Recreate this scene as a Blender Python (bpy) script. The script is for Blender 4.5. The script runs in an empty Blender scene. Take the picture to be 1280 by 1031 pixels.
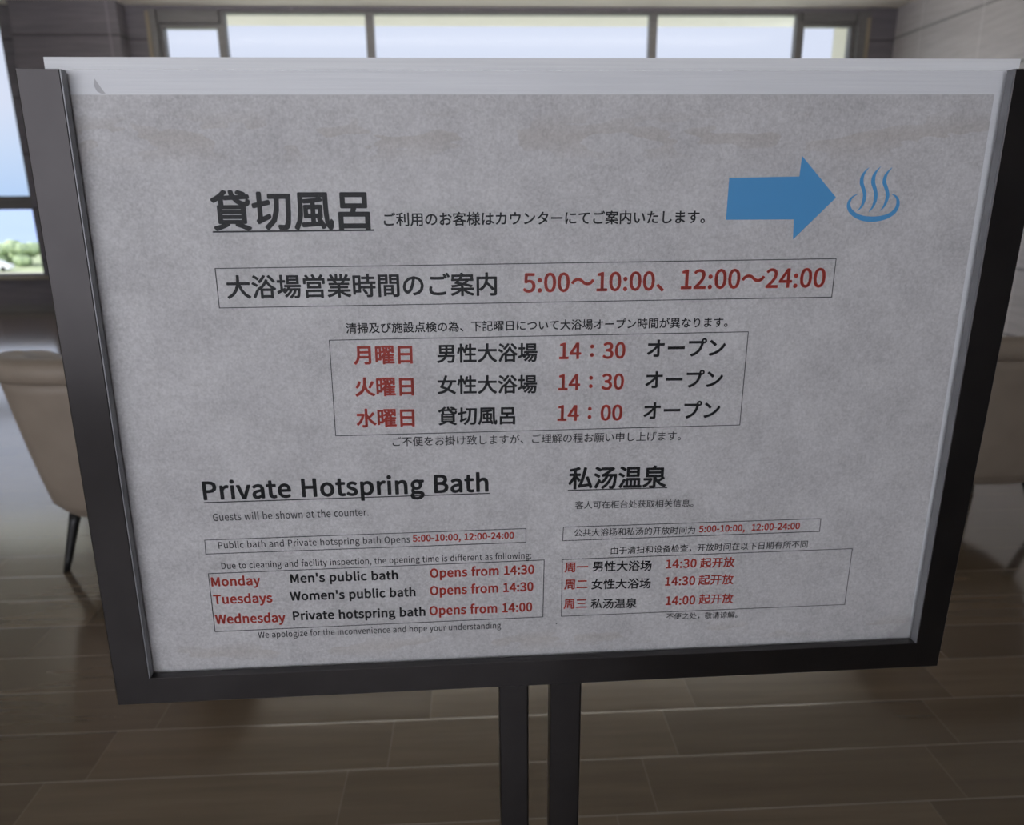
import bpy, bmesh, math, random
import numpy as np
from mathutils import Vector, Matrix, noise

scene = bpy.context.scene
COL = scene.collection

# ------------------------------------------------------------------ camera
EYE = 1.30
PITCH, YAW, ROLL = math.radians(16.2), math.radians(-2.7), -0.008
F0 = Vector((-math.sin(YAW), math.cos(YAW), 0)); R0 = Vector((math.cos(YAW), math.sin(YAW), 0)); UP = Vector((0, 0, 1))
FW = F0 * math.cos(PITCH) - UP * math.sin(PITCH)
U_ = F0 * math.sin(PITCH) + UP * math.cos(PITCH)
RT = R0 * math.cos(ROLL) + U_ * math.sin(ROLL)
UU = U_ * math.cos(ROLL) - R0 * math.sin(ROLL)
cam_data = bpy.data.cameras.new('camera')
cam = bpy.data.objects.new('camera', cam_data); COL.objects.link(cam)
cam.matrix_world = Matrix(((RT.x, UU.x, -FW.x, 0), (RT.y, UU.y, -FW.y, 0), (RT.z, UU.z, -FW.z, EYE), (0, 0, 0, 1)))
cam_data.sensor_width = 36.0
cam_data.lens = 930.0 / 1280.0 * 36.0
cam_data.clip_start = 0.02; cam_data.clip_end = 20000
cam_data.dof.use_dof = True
cam_data.dof.focus_distance = 0.79
cam_data.dof.aperture_fstop = 5.6
scene.camera = cam

# ------------------------------------------------------------------ world, sun, lamps, exposure
world = bpy.data.worlds.new('sky'); scene.world = world; world.use_nodes = True
nt = world.node_tree; nt.nodes.clear()
wo = nt.nodes.new('ShaderNodeOutputWorld'); bg = nt.nodes.new('ShaderNodeBackground')
tc = nt.nodes.new('ShaderNodeTexCoord'); sp = nt.nodes.new('ShaderNodeSeparateXYZ'); cr = nt.nodes.new('ShaderNodeValToRGB')
nt.links.new(tc.outputs['Generated'], sp.inputs[0]); nt.links.new(sp.outputs['Z'], cr.inputs[0])
nt.links.new(cr.outputs[0], bg.inputs[0]); nt.links.new(bg.outputs[0], wo.inputs[0])
el = cr.color_ramp.elements
el[0].position = 0.0; el[0].color = (0.50, 0.68, 0.98, 1)
el[1].position = 0.10; el[1].color = (0.73, 0.79, 0.96, 1)
e = el.new(0.05); e.color = (0.62, 0.75, 0.98, 1)
# the half of the sky behind the photographer is boosted to light the sign's front
mr = nt.nodes.new('ShaderNodeMapRange'); mr.inputs[1].default_value = -0.5; mr.inputs[2].default_value = 0.2; mr.inputs[3].default_value = 3.15; mr.inputs[4].default_value = 1.0
nt.links.new(sp.outputs['Y'], mr.inputs[0]); nt.links.new(mr.outputs[0], bg.inputs[1])
mw = nt.nodes.new('ShaderNodeMapRange'); mw.inputs[1].default_value = -0.5; mw.inputs[2].default_value = 0.2; mw.inputs[3].default_value = 1.0; mw.inputs[4].default_value = 0.0
mc = nt.nodes.new('ShaderNodeMix'); mc.data_type = 'RGBA'; mc.inputs[7].default_value = (0.78, 0.785, 0.845, 1)
nt.links.new(sp.outputs['Y'], mw.inputs[0]); nt.links.new(mw.outputs[0], mc.inputs[0]); nt.links.new(cr.outputs[0], mc.inputs[6]); nt.links.new(mc.outputs[2], bg.inputs[0])

def lamp(name, kind, loc, rot, energy, color, **kw):
    d = bpy.data.lights.new(name, kind); d.energy = energy; d.color = color
    for k, v in kw.items(): setattr(d, k, v)
    o = bpy.data.objects.new(name, d); o.location = loc; o.rotation_euler = rot; COL.objects.link(o)
    return o

lamp('sun', 'SUN', (0, 0, 20), (0, math.radians(-52), 0), 5.0, (1.0, 0.95, 0.86), angle=0.02)
# unseen uplight added to brighten the ceiling near the seaview windows
lamp('ceiling_fill_lamp', 'AREA', (0.0, 7.6, 2.95), (math.pi, 0, 0), 120, (1.0, 0.965, 0.92), shape='RECTANGLE', size=8.0, size_y=0.25)
vs = scene.view_settings
scene.display_settings.display_device = 'sRGB'
vs.view_transform = 'Standard'; vs.look = 'None'; vs.gamma = 1.0; vs.exposure = 0.0; vs.use_curve_mapping = False

# ------------------------------------------------------------------ materials
def mat(name, color, rough=0.5, metal=0.0, spec=0.5):
    m = bpy.data.materials.new(name); m.use_nodes = True
    p = m.node_tree.nodes['Principled BSDF']
    p.inputs['Base Color'].default_value = (*color, 1); p.inputs['Roughness'].default_value = rough
    p.inputs['Metallic'].default_value = metal; p.inputs['Specular IOR Level'].default_value = spec
    return m

class NT:
    def __init__(s, m): s.t = m.node_tree; s.p = s.t.nodes['Principled BSDF']
    def n(s, kind, **kw):
        x = s.t.nodes.new(kind)
        for k, v in kw.items(): setattr(x, k, v)
        return x
    def l(s, a, b): s.t.links.new(a, b)
    def coord(s, scale=(1, 1, 1), loc=(0, 0, 0)):
        c = s.n('ShaderNodeTexCoord'); m = s.n('ShaderNodeMapping')
        m.inputs['Scale'].default_value = scale; m.inputs['Location'].default_value = loc
        s.l(c.outputs['Object'], m.inputs[0]); return m.outputs[0]
    def noise(s, vec, scale, detail=3, rough=0.5):
        x = s.n('ShaderNodeTexNoise'); x.inputs['Scale'].default_value = scale; x.inputs['Detail'].default_value = detail
        x.inputs['Roughness'].default_value = rough; s.l(vec, x.inputs['Vector']); return x.outputs[0]
    def ramp(s, val, stops):
        r = s.n('ShaderNodeValToRGB'); e = r.color_ramp.elements
        e[0].position, e[0].color = stops[0][0], (*stops[0][1], 1); e[1].position, e[1].color = stops[-1][0], (*stops[-1][1], 1)
        for p, c in stops[1:-1]:
            k = e.new(p); k.color = (*c, 1)
        s.l(val, r.inputs[0]); return r.outputs[0]
    def math(s, op, a, b=None, c=None):
        x = s.n('ShaderNodeMath', operation=op)
        for i, v in enumerate((a, b, c)):
            if v is None: continue
            if isinstance(v, (int, float)): x.inputs[i].default_value = v
            else: s.l(v, x.inputs[i])
        return x.outputs[0]
    def mix(s, fac, a, b, mode='MIX'):
        x = s.n('ShaderNodeMix', data_type='RGBA', blend_type=mode)
        for sock, v in ((x.inputs[0], fac), (x.inputs[6], a), (x.inputs[7], b)):
            if isinstance(v, (int, float)): sock.default_value = v
            elif isinstance(v, tuple): sock.default_value = (*v, 1)
            else: s.l(v, sock)
        return x.outputs[2]
    def bump(s, h, strength, dist=0.01):
        x = s.n('ShaderNodeBump'); x.inputs['Strength'].default_value = strength; x.inputs['Distance'].default_value = dist
        s.l(h, x.inputs['Height']); s.l(x.outputs[0], s.p.inputs['Normal'])

# bronze steel of the stand
M_STEEL = mat('bronze_steel', (0.10, 0.092, 0.088), 0.29, 0.9)
q = NT(M_STEEL)
q.l(q.ramp(q.noise(q.coord((1, 1, 1)), 9, 4), [(0.3, (0.050, 0.046, 0.047)), (0.7, (0.066, 0.061, 0.062))]), q.p.inputs['Base Color'])

# printed mottled paper with faded brown stains near its top and bottom edges
M_PAPER = mat('mottled_paper', (0.5, 0.5, 0.5), 0.75, 0, 0.25)
q = NT(M_PAPER)
v = q.coord()
fine = q.noise(v, 380, 2, 0.6); mid = q.noise(v, 130, 3, 0.6); big = q.noise(v, 22, 3, 0.5)
a = q.math('ADD', q.math('MULTIPLY', fine, 0.45), q.math('ADD', q.math('MULTIPLY', mid, 0.30), q.math('MULTIPLY', big, 0.32)))
base = q.ramp(a, [(0.38, (0.45, 0.44, 0.445)), (0.52, (0.55, 0.54, 0.545)), (0.68, (0.66, 0.65, 0.655))])
sep = q.n('ShaderNodeSeparateXYZ'); q.l(v, sep.inputs[0])
def band(c, w):
    return q.math('SUBTRACT', 1.0, q.math('SMOOTH_MIN', q.math('DIVIDE', q.math('ABSOLUTE', q.math('SUBTRACT', sep.outputs['Z'], c)), w), 1.0, 0.1))
st = q.noise(q.coord((13, 13, 42), (3.1, 0, 0.4)), 1.0, 2, 0.5)
sm = q.math('MULTIPLY', q.math('MULTIPLY', q.math('GREATER_THAN', st, 0.535), q.math('SMOOTH_MAX', band(1.357, 0.026), q.math('MULTIPLY', band(0.782, 0.016), 0.9), 0.05)), 0.25)
q.l(q.mix(sm, base, (0.37, 0.30, 0.22)), q.p.inputs['Base Color'])

M_INK = {'ink': mat('black_ink', (0.014, 0.015, 0.020), 0.6, 0, 0.2), 'red': mat('red_ink', (0.74, 0.095, 0.070), 0.6, 0, 0.2),
         'grey': mat('thin_black_ink', (0.04, 0.04, 0.045), 0.6, 0, 0.2), 'blue': mat('blue_ink', (0.085, 0.33, 0.64), 0.6, 0, 0.2)}
M_LIPSHEEN = mat('lip_sheen_grey', (0.18, 0.18, 0.19), 0.38, 0.3)
q = NT(M_LIPSHEEN); q.l(q.ramp(q.noise(q.coord((1, 1, 1)), 30, 4), [(0.3, (0.20, 0.20, 0.215)), (0.7, (0.26, 0.26, 0.275))]), q.p.inputs['Base Color'])
M_BOARD = mat('white_foam_board', (0.86, 0.87, 0.90), 0.5)
q = NT(M_BOARD); q.l(q.ramp(q.noise(q.coord((1, 1, 60)), 8, 2), [(0.3, (0.74, 0.75, 0.78)), (0.7, (0.80, 0.81, 0.835))]), q.p.inputs['Base Color'])

def clear(name, tint, gloss, rough):
    m = bpy.data.materials.new(name); m.use_nodes = True; t = m.node_tree; t.nodes.clear()
    o = t.nodes.new('ShaderNodeOutputMaterial'); mx = t.nodes.new('ShaderNodeMixShader'); tr = t.nodes.new('ShaderNodeBsdfTransparent'); gl = t.nodes.new('ShaderNodeBsdfGlossy')
    fr = t.nodes.new('ShaderNodeFresnel'); fr.inputs[0].default_value = 1.45
    ml = t.nodes.new('ShaderNodeMath'); ml.operation = 'MULTIPLY'; ml.inputs[1].default_value = gloss
    tr.inputs[0].default_value = (*tint, 1); gl.inputs['Roughness'].default_value = rough
    t.links.new(fr.outputs[0], ml.inputs[0]); t.links.new(ml.outputs[0], mx.inputs[0]); t.links.new(tr.outputs[0], mx.inputs[1]); t.links.new(gl.outputs[0], mx.inputs[2]); t.links.new(mx.outputs[0], o.inputs[0])
    return m
M_ACRYL = clear('matte_acrylic', (0.99, 0.99, 0.992), 0.38, 0.42)
M_GLASS = clear('window_glass', (0.985, 0.99, 0.99), 0.3, 0.02)

# wood-look porcelain planks: rows 0.169 m deep, 0.70 m long, each row stepped sideways
M_FLOOR = mat('wood_plank_tile', (0.2, 0.17, 0.15), 0.3, 0, 0.85)
q = NT(M_FLOOR)
v = q.coord(); sep = q.n('ShaderNodeSeparateXYZ'); q.l(v, sep.inputs[0])
yy = q.math('DIVIDE', q.math('SUBTRACT', sep.outputs['Y'], 1.304), 0.169)
row = q.math('FLOOR', yy); fy = q.math('FRACT', yy)
xx = q.math('DIVIDE', q.math('SUBTRACT', q.math('ADD', sep.outputs['X'], 1.025), q.math('MULTIPLY', row, 0.0915)), 0.70)
colm = q.math('FLOOR', xx); fx = q.math('FRACT', xx)
cb = q.n('ShaderNodeCombineXYZ'); q.l(row, cb.inputs[0]); q.l(colm, cb.inputs[1])
wn = q.n('ShaderNodeTexWhiteNoise'); q.l(cb.outputs[0], wn.inputs['Vector'])
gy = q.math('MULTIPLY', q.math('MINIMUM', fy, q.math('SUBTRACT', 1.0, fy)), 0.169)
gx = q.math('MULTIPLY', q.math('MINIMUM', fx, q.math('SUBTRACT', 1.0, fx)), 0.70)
grout_glint = q.math('ADD', q.math('MULTIPLY', q.math('LESS_THAN', gy, 0.0016), 0.8), q.math('MULTIPLY', q.math('LESS_THAN', gx, 0.0013), 0.3))
ofs = q.n('ShaderNodeVectorMath', operation='ADD'); q.l(v, ofs.inputs[0])
sc = q.n('ShaderNodeVectorMath', operation='SCALE'); q.l(wn.outputs['Color'], sc.inputs[0]); sc.inputs['Scale'].default_value = 7.0
q.l(sc.outputs[0], ofs.inputs[1])
mp = q.n('ShaderNodeMapping'); mp.inputs['Scale'].default_value = (1.0, 15, 1); q.l(ofs.outputs[0], mp.inputs[0])
gr = q.noise(mp.outputs[0], 2.2, 5, 0.6)
mp2 = q.n('ShaderNodeMapping'); mp2.inputs['Scale'].default_value = (0.6, 5, 1); q.l(ofs.outputs[0], mp2.inputs[0])
gr2 = q.noise(mp2.outputs[0], 1.5, 3, 0.5)
tone = q.math('ADD', q.math('MULTIPLY', wn.outputs[0], 0.34), q.math('ADD', q.math('MULTIPLY', gr, 0.38), q.math('MULTIPLY', gr2, 0.34)))
wood = q.ramp(tone, [(0.28, (0.082, 0.056, 0.034)), (0.52, (0.116, 0.083, 0.053)), (0.78, (0.172, 0.127, 0.084))])
q.l(q.mix(grout_glint, wood, (0.27, 0.235, 0.20)), q.p.inputs['Base Color'])  # grout joints, coloured pale to stand in for glancing glints
q.l(q.ramp(gr, [(0.3, (0.13,) * 3), (0.7, (0.20,) * 3)]), q.p.inputs['Roughness'])
edge = q.math('SMOOTH_MIN', q.math('DIVIDE', gy, 0.006), 1.0, 0.2)
q.bump(q.math('ADD', edge, q.math('MULTIPLY', gr, 0.12)), 0.25, 0.0014)

q.p.inputs['Coat Weight'].default_value = 0.9; q.p.inputs['Coat Roughness'].default_value = 0.10

def wood_wall(name, dark, light, groove_z, step, axis):
    m = mat(name, dark, 0.45); q = NT(m)
    v = q.coord((1.2, 1.2, 14)); g = q.noise(v, 2.0, 5, 0.6)
    sep = q.n('ShaderNodeSeparateXYZ'); q.l(q.coord(), sep.inputs[0])
    base = q.ramp(g, [(0.3, dark), (0.7, light)])
    fz = q.math('FRACT', q.math('DIVIDE', q.math('SUBTRACT', groove_z + 30.0, sep.outputs['Z']), 0.60))
    line = q.math('LESS_THAN', fz, 0.04)
    fx = q.math('FRACT', q.math('DIVIDE', q.math('ADD', sep.outputs[axis], 40.0), step))
    vl = q.math('LESS_THAN', fx, 0.012)
    c = q.mix(q.math('MULTIPLY', line, 0.75), base, tuple(k * 0.35 for k in dark))
    q.l(q.mix(q.math('MULTIPLY', vl, 0.5), c, tuple(min(1, k * 1.5) for k in light)), q.p.inputs['Base Color'])
    return m
M_WALLB = wood_wall('dark_wood_panel', (0.14, 0.13, 0.155), (0.20, 0.185, 0.21), 3.02, 1.9, 'X')
M_WALLR = wood_wall('grey_wood_panel', (0.40, 0.385, 0.41), (0.50, 0.485, 0.51), 3.04, 1.06, 'Y')
M_CEIL = mat('ceiling_paint', (0.80, 0.775, 0.72), 0.9)
q = NT(M_CEIL); q.l(q.ramp(q.noise(q.coord(), 3, 3), [(0.3, (0.78, 0.755, 0.70)), (0.7, (0.82, 0.795, 0.74))]), q.p.inputs['Base Color'])
M_PLAIN = mat('warm_wall_paint', (0.42, 0.38, 0.34), 0.9)
q = NT(M_PLAIN); q.l(q.ramp(q.noise(q.coord(), 2, 3), [(0.3, (0.58, 0.54, 0.49)), (0.7, (0.64, 0.60, 0.55))]), q.p.inputs['Base Color'])
M_WFRAME = mat('bronze_aluminium', (0.13, 0.125, 0.13), 0.4, 0.3)
q = NT(M_WFRAME); q.l(q.ramp(q.noise(q.coord((1, 1, 30)), 4, 2), [(0.3, (0.16, 0.155, 0.16)), (0.7, (0.21, 0.205, 0.21))]), q.p.inputs['Base Color'])
M_CASING = mat('window_casing', (0.30, 0.26, 0.20), 0.4)
q = NT(M_CASING); q.l(q.ramp(q.noise(q.coord((20, 1, 1)), 2, 3), [(0.3, (0.26, 0.22, 0.165)), (0.7, (0.34, 0.295, 0.23))]), q.p.inputs['Base Color'])
M_CREAM = mat('cream_render', (0.90, 0.88, 0.80), 0.9)
q = NT(M_CREAM); q.l(q.ramp(q.noise(q.coord(), 5, 3), [(0.3, (0.88, 0.86, 0.775)), (0.7, (0.92, 0.90, 0.82))]), q.p.inputs['Base Color'])
M_BOUNCE = mat('bounce_floor_pale', (0.80, 0.79, 0.76), 0.8)  # pale so the unseen outdoor slab bounces light upward
q = NT(M_BOUNCE); q.l(q.ramp(q.noise(q.coord(), 6, 4), [(0.3, (0.76, 0.75, 0.72)), (0.7, (0.84, 0.83, 0.80))]), q.p.inputs['Base Color'])
M_LEATHER = mat('tan_leatherette', (0.31, 0.255, 0.205), 0.5)
q = NT(M_LEATHER); h = q.noise(q.coord(), 220, 3)
q.l(q.ramp(q.noise(q.coord(), 6, 3), [(0.3, (0.28, 0.23, 0.185)), (0.7, (0.34, 0.28, 0.225))]), q.p.inputs['Base Color']); q.bump(h, 0.12, 0.002)
M_BLACKWOOD = mat('black_stained_wood', (0.018, 0.017, 0.017), 0.35)
q = NT(M_BLACKWOOD); q.l(q.ramp(q.noise(q.coord((30, 30, 2)), 3, 3), [(0.3, (0.006, 0.006, 0.007)), (0.7, (0.012, 0.012, 0.013))]), q.p.inputs['Base Color'])
M_LAWN = mat('lawn', (0.34, 0.42, 0.20), 0.9)
q = NT(M_LAWN); q.l(q.ramp(q.noise(q.coord(), 0.4, 5), [(0.3, (0.27, 0.33, 0.20)), (0.7, (0.36, 0.41, 0.26))]), q.p.inputs['Base Color'])
M_ROAD = mat('pale_gravel', (0.62, 0.56, 0.52), 0.9)
q = NT(M_ROAD); q.l(q.ramp(q.noise(q.coord(), 2, 4), [(0.3, (0.40, 0.36, 0.34)), (0.7, (0.47, 0.43, 0.40))]), q.p.inputs['Base Color'])
M_SEA = mat('sea_water', (0.20, 0.42, 0.72), 0.35)
q = NT(M_SEA); q.l(q.ramp(q.noise(q.coord((0.02, 0.1, 1)), 1, 3), [(0.3, (0.24, 0.34, 0.62)), (0.7, (0.28, 0.38, 0.67))]), q.p.inputs['Base Color'])
M_LEAF = mat('tree_leaves', (0.22, 0.32, 0.13), 0.8)
q = NT(M_LEAF); q.l(q.ramp(q.noise(q.coord(), 2.2, 4), [(0.3, (0.26, 0.35, 0.24)), (0.7, (0.42, 0.52, 0.28))]), q.p.inputs['Base Color'])  # distance haze is put into the pale leaf colour
M_BARK = mat('bark', (0.16, 0.11, 0.07), 0.9)
q = NT(M_BARK); q.l(q.ramp(q.noise(q.coord((8, 8, 1)), 3, 4), [(0.3, (0.12, 0.08, 0.05)), (0.7, (0.2, 0.14, 0.09))]), q.p.inputs['Base Color'])
M_CARPAINT = mat('white_car_paint', (0.82, 0.84, 0.86), 0.25)
q = NT(M_CARPAINT); q.l(q.ramp(q.noise(q.coord(), 1, 2), [(0.3, (0.80, 0.82, 0.84)), (0.7, (0.84, 0.86, 0.88))]), q.p.inputs['Base Color'])
M_CARGLASS = mat('dark_car_glass', (0.05, 0.06, 0.07), 0.1)
M_TYRE = mat('tyre_rubber', (0.03, 0.03, 0.03), 0.8)

# ------------------------------------------------------------------ builders
def link(name, me, m, parent=None, smooth=False):
    o = bpy.data.objects.new(name, me); COL.objects.link(o)
    for k in (m if isinstance(m, (list, tuple)) else [m]): me.materials.append(k)
    if parent: o.parent = parent
    if smooth:
        for p in me.polygons: p.use_smooth = True
    return o
def mesh_of(name, verts, faces):
    me = bpy.data.meshes.new(name); me.from_pydata([tuple(x) for x in verts], [], [tuple(f) for f in faces]); me.update(); return me
def from_bm(name, bm):
    bmesh.ops.recalc_face_normals(bm, faces=bm.faces[:])
    me = bpy.data.meshes.new(name); bm.to_mesh(me); bm.free(); return me
def bx(bm, x0, x1, y0, y1, z0, z1, bev=0.0):
    r = bmesh.ops.create_cube(bm, size=1.0)
    for w in r['verts']:
        w.co = Vector(((x0 + x1) / 2 + w.co.x * (x1 - x0), (y0 + y1) / 2 + w.co.y * (y1 - y0), (z0 + z1) / 2 + w.co.z * (z1 - z0)))
    if bev:
        es = list({e for w in r['verts'] for e in w.link_edges})
        bmesh.ops.bevel(bm, geom=es, offset=bev, segments=2, affect='EDGES', profile=0.5)
def boxes(name, lst, m, parent=None, bev=0.0):
    bm = bmesh.new()
    for b in lst: bx(bm, *b, bev=bev)
    return link(name, from_bm(name, bm), m, parent)
def structure(o):
    o['kind'] = 'structure'; return o
def thing(name, label, cat, loc=(0, 0, 0), rz=0.0, group=None):
    o = bpy.data.objects.new(name, None); COL.objects.link(o); o.location = loc; o.rotation_euler = (0, 0, rz)
    o.empty_display_size = 0.1
    o['label'] = label; o['category'] = cat
    if group: o['group'] = group
    return o
def lathe_sections(name, secs, nseg, m, parent, power=2.0, cap=True, smooth=True, centre=None):
    """secs: (z, half width, half depth, cx, cy) -> superellipse skin"""
    vs_, fs = [], []
    for (z, a, b, cx, cy) in secs:
        for i in range(nseg):
            t = 2 * math.pi * i / nseg; c, s_ = math.cos(t), math.sin(t)
            vs_.append((cx + a * math.copysign(abs(c) ** (2 / power), c), cy + b * math.copysign(abs(s_) ** (2 / power), s_), z))
    n = len(secs)
    for k in range(n - 1):
        for i in range(nseg):
            j = (i + 1) % nseg
            fs.append((k * nseg + i, k * nseg + j, (k + 1) * nseg + j, (k + 1) * nseg + i))
    if cap:
        fs.append(tuple(range(nseg - 1, -1, -1))); fs.append(tuple((n - 1) * nseg + i for i in range(nseg)))
    return link(name, mesh_of(name, vs_, fs), m, parent, smooth)

# ------------------------------------------------------------------ the setting
YB = 9.3
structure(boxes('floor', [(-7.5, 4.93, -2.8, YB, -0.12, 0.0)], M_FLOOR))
structure(boxes('ceiling', [(-7.7, 5.13, -2.8, YB + 0.25, 3.35, 3.55)], M_CEIL))
structure(boxes('wall_right', [(4.93, 5.13, -2.8, YB + 0.25, -0.12, 3.35)], M_WALLR))
structure(boxes('wall_left', [(-7.7, -7.5, -2.8, YB + 0.25, -0.12, 3.35)], M_PLAIN))
# wall behind the camera, with unseen glazing added on its left to light the sign
YF = -2.6
structure(boxes('wall_front', [(-7.5, -6.4, YF - 0.2, YF, -0.12, 3.35), (0.9, 4.93, YF - 0.2, YF, -0.12, 3.35), (-6.4, 0.9, YF - 0.2, YF, -0.12, 0.42), (-6.4, 0.9, YF - 0.2, YF, 3.2, 3.35)], M_PLAIN))
fr = [(-6.4, -6.32, YF - 0.14, YF - 0.06, 0.42, 3.2), (0.82, 0.9, YF - 0.14, YF - 0.06, 0.42, 3.2), (-6.32, 0.82, YF - 0.14, YF - 0.06, 0.42, 0.50), (-6.32, 0.82, YF - 0.14, YF - 0.06, 3.12, 3.2)]
xm = [-6.32, -4.57, -4.49, -2.79, -2.71, -1.01, -0.93, 0.82]
for k in (1, 3, 5): fr.append((xm[k], xm[k + 1], YF - 0.14, YF - 0.06, 0.50, 3.12))
f = structure(boxes('window_5', fr, M_WFRAME))
for k in (0, 2, 4, 6): boxes('pane', [(xm[k], xm[k + 1], YF - 0.105, YF - 0.095, 0.50, 3.12)], M_GLASS, f)

SILL = 0.42
W = YB + 0.25
structure(boxes('wall_back', [
    (-7.5, 4.93, YB, W, -0.12, SILL - 0.03),
    (-5.16, -3.53, YB, W, SILL - 0.03, 3.35),
    (4.60, 4.93, YB, W, SILL - 0.03, 3.35),
    (-7.5, -5.16, YB, W, 3.30, 3.35),
    (-3.53, 4.60, YB + 0.02, W, 3.31, 3.35)], M_WALLB))
# pilaster
structure(boxes('trim_1', [(-4.92, -3.79, 9.06, YB, 0.0, 3.35)], M_WALLB, bev=0.008))
structure(boxes('baseboard_back', [(-7.5, -4.93, YB - 0.015, YB, 0.0, 0.09), (-3.78, 4.93, YB - 0.015, YB, 0.0, 0.09)], M_WFRAME))
structure(boxes('trim_2', [(-7.5, 4.93, YB - 0.05, YB + 0.10, SILL - 0.03, SILL)], M_CASING, bev=0.004))

TB, TT = 1.194, 1.347          # transom
def window(num, x0, x1, top, mull, y=YB + 0.06):
    """dark aluminium frame with a transom, panes as children"""
    ft = 0.045; lst = []
    yf0, yf1 = y, y + 0.10
    lst += [(x0, x0 + ft, yf0, yf1, SILL, top + ft), (x1 - ft, x1, yf0, yf1, SILL, top + ft)]
    lst += [(x0 + ft, x1 - ft, yf0, yf1, SILL, SILL + 0.025), (x0 + ft, x1 - ft, yf0, yf1, top, top + ft), (x0 + ft, x1 - ft, yf0, yf1, TB, TT)]
    for m0, m1 in mull: lst.append((m0, m1, yf0 - 0.01, yf1, SILL + 0.025, top))
    o = structure(boxes('window_%d' % num, lst, M_WFRAME))
    xs = [x0 + ft] + [k for mm in mull for k in mm] + [x1 - ft]
    for i in range(0, len(xs), 2):
        for z0, z1 in ((SILL + 0.025, TB), (TT, top)):
            boxes('pane', [(xs[i], xs[i + 1], y + 0.045, y + 0.053, z0, z1)], M_GLASS, o)
    return o
window(1, -7.5, -5.16, 3.27, [(-6.62, -6.52)])
window(2, -3.47, -2.79, 3.135, [])
window(3, -2.79, 3.83, 3.285, [(-1.18, -1.09), (2.06, 2.15)])
window(4, 3.83, 4.48, 3.165, [])
structure(boxes('trim_3', [(-3.55, -3.47, YB - 0.02, YB + 0.14, SILL, 3.31), (-3.47, -2.80, YB + 0.03, YB + 0.14, 3.185, 3.31)], M_WFRAME))
structure(boxes('trim_4', [(4.48, 4.62, YB - 0.02, YB + 0.14, SILL, 3.31), (3.84, 4.48, YB + 0.03, YB + 0.14, 3.21, 3.31)], M_WFRAME))
structure(boxes('trim_5', [(-3.575, -3.535, YB - 0.03, YB, SILL, 3.29)], M_CASING)); structure(boxes('trim_6', [(4.575, 4.615, YB - 0.035, YB - 0.02, SILL, 3.24)], M_CASING))

# outside: unseen slab added to bounce light under a cream eave, a cream pier, lawn, gravel drive and the sea
structure(boxes('bounce_floor', [(-8.5, 6.5, W, 14.6, -0.35, -0.10)], M_BOUNCE))
structure(boxes('roof_eave', [(-9.0, 7.0, W, 11.38, 3.56, 3.75)], M_CREAM))
structure(boxes('terrace_pier', [(4.70, 5.12, 10.0, 10.4, -0.10, 3.56)], M_CREAM))
structure(link('lawn_ground', mesh_of('lawn_ground', [(-400, 14.6, -8.02), (300, 14.6, -8.02), (300, 150, -8.02), (-400, 150, -8.02)], [(0, 1, 2, 3)]), M_LAWN))
structure(boxes('gravel_drive', [(-300, 200, 88, 104, -8.02, -7.99)], M_ROAD))
structure(link('sea_water', mesh_of('sea_water', [(-9000, 150, -12), (9000, 150, -12), (9000, 16000, -12), (-9000, 16000, -12)], [(0, 1, 2, 3)]), M_SEA))

# ------------------------------------------------------------------ sign stand
PSI = 0.016580627893946133
U0 = 0.07
N_ = Vector((math.sin(PSI), -math.cos(PSI), 0))
sign = thing('information_sign', 'bath hours notice board in a bronze steel frame on two posts', 'sign', (U0 * math.cos(PSI), 0.775 + U0 * math.sin(PSI), 0), PSI)

# frame rails: C profile (t across the width, s depth), mitred at the lower corners
PROFILE = [(0.0, 0.0015), (0.04, 0.0), (0.985, 0.0), (1.0, 0.0004), (1.0, 0.0105), (0.40, 0.0105), (0.40, 0.0232), (1.0, 0.0232), (1.0, 0.030), (0.0, 0.030)]
def rail(name, o0, o1, i0, i1):
    vs_ = []
    for (o, i) in ((o0, i0), (o1, i1)):
        for t, s_ in PROFILE:
            vs_.append((o[0] + t * (i[0] - o[0]) - U0, s_, o[1] + t * (i[1] - o[1])))
    n = len(PROFILE); fs = [(k, (k + 1) % n, n + (k + 1) % n, n + k) for k in range(n)]
    fs += [tuple(range(n)), tuple(range(2 * n - 1, n - 1, -1))]
    bm = bmesh.new(); bm.from_mesh(mesh_of(name, vs_, fs))
    return link(name, from_bm(name, bm), M_STEEL, sign)
OTL, OBL, OBR, OTR = (-0.4205, 1.4163), (-0.4319, 0.7271), (0.5722, 0.7264), (0.5865, 1.4185)
ITL, IBL, IBR, ITR = (-0.3806, 1.4163), (-0.3912, 0.7621), (0.5392, 0.7616), (0.5440, 1.4185)
rail('side_rail', OTL, OBL, ITL, IBL)
rail('side_rail', OTR, OBR, ITR, IBR)
rail('bottom_rail', OBL, OBR, IBL, IBR)

def lip_sheen(a, b, side):  # added strip whose grey stands in for reflected light on the inner lip
    d = 0.0012
    (u0, z0), (u1, z1) = a, b
    off = {'l': (d, 0), 'r': (-d, 0), 'b': (0, d)}[side]
    vs_ = []
    for s_ in (0.0006, 0.0104):
        for u, z in (a, b, (u1 + off[0], z1 + off[1]), (u0 + off[0], z0 + off[1])): vs_.append((u - U0, s_, z))
    bm = bmesh.new(); bm.from_mesh(mesh_of('lip_sheen_strip', vs_, [(0, 1, 2, 3), (7, 6, 5, 4), (0, 4, 5, 1), (1, 5, 6, 2), (2, 6, 7, 3), (3, 7, 4, 0)]))
    o = link('lip_sheen_strip', from_bm('lip_sheen_strip', bm), M_LIPSHEEN, sign); o['label'] = 'pale strip added for the sheen on the frame lip'
lip_sheen(ITL, IBL, 'l'); lip_sheen(ITR, IBR, 'r')

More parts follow.
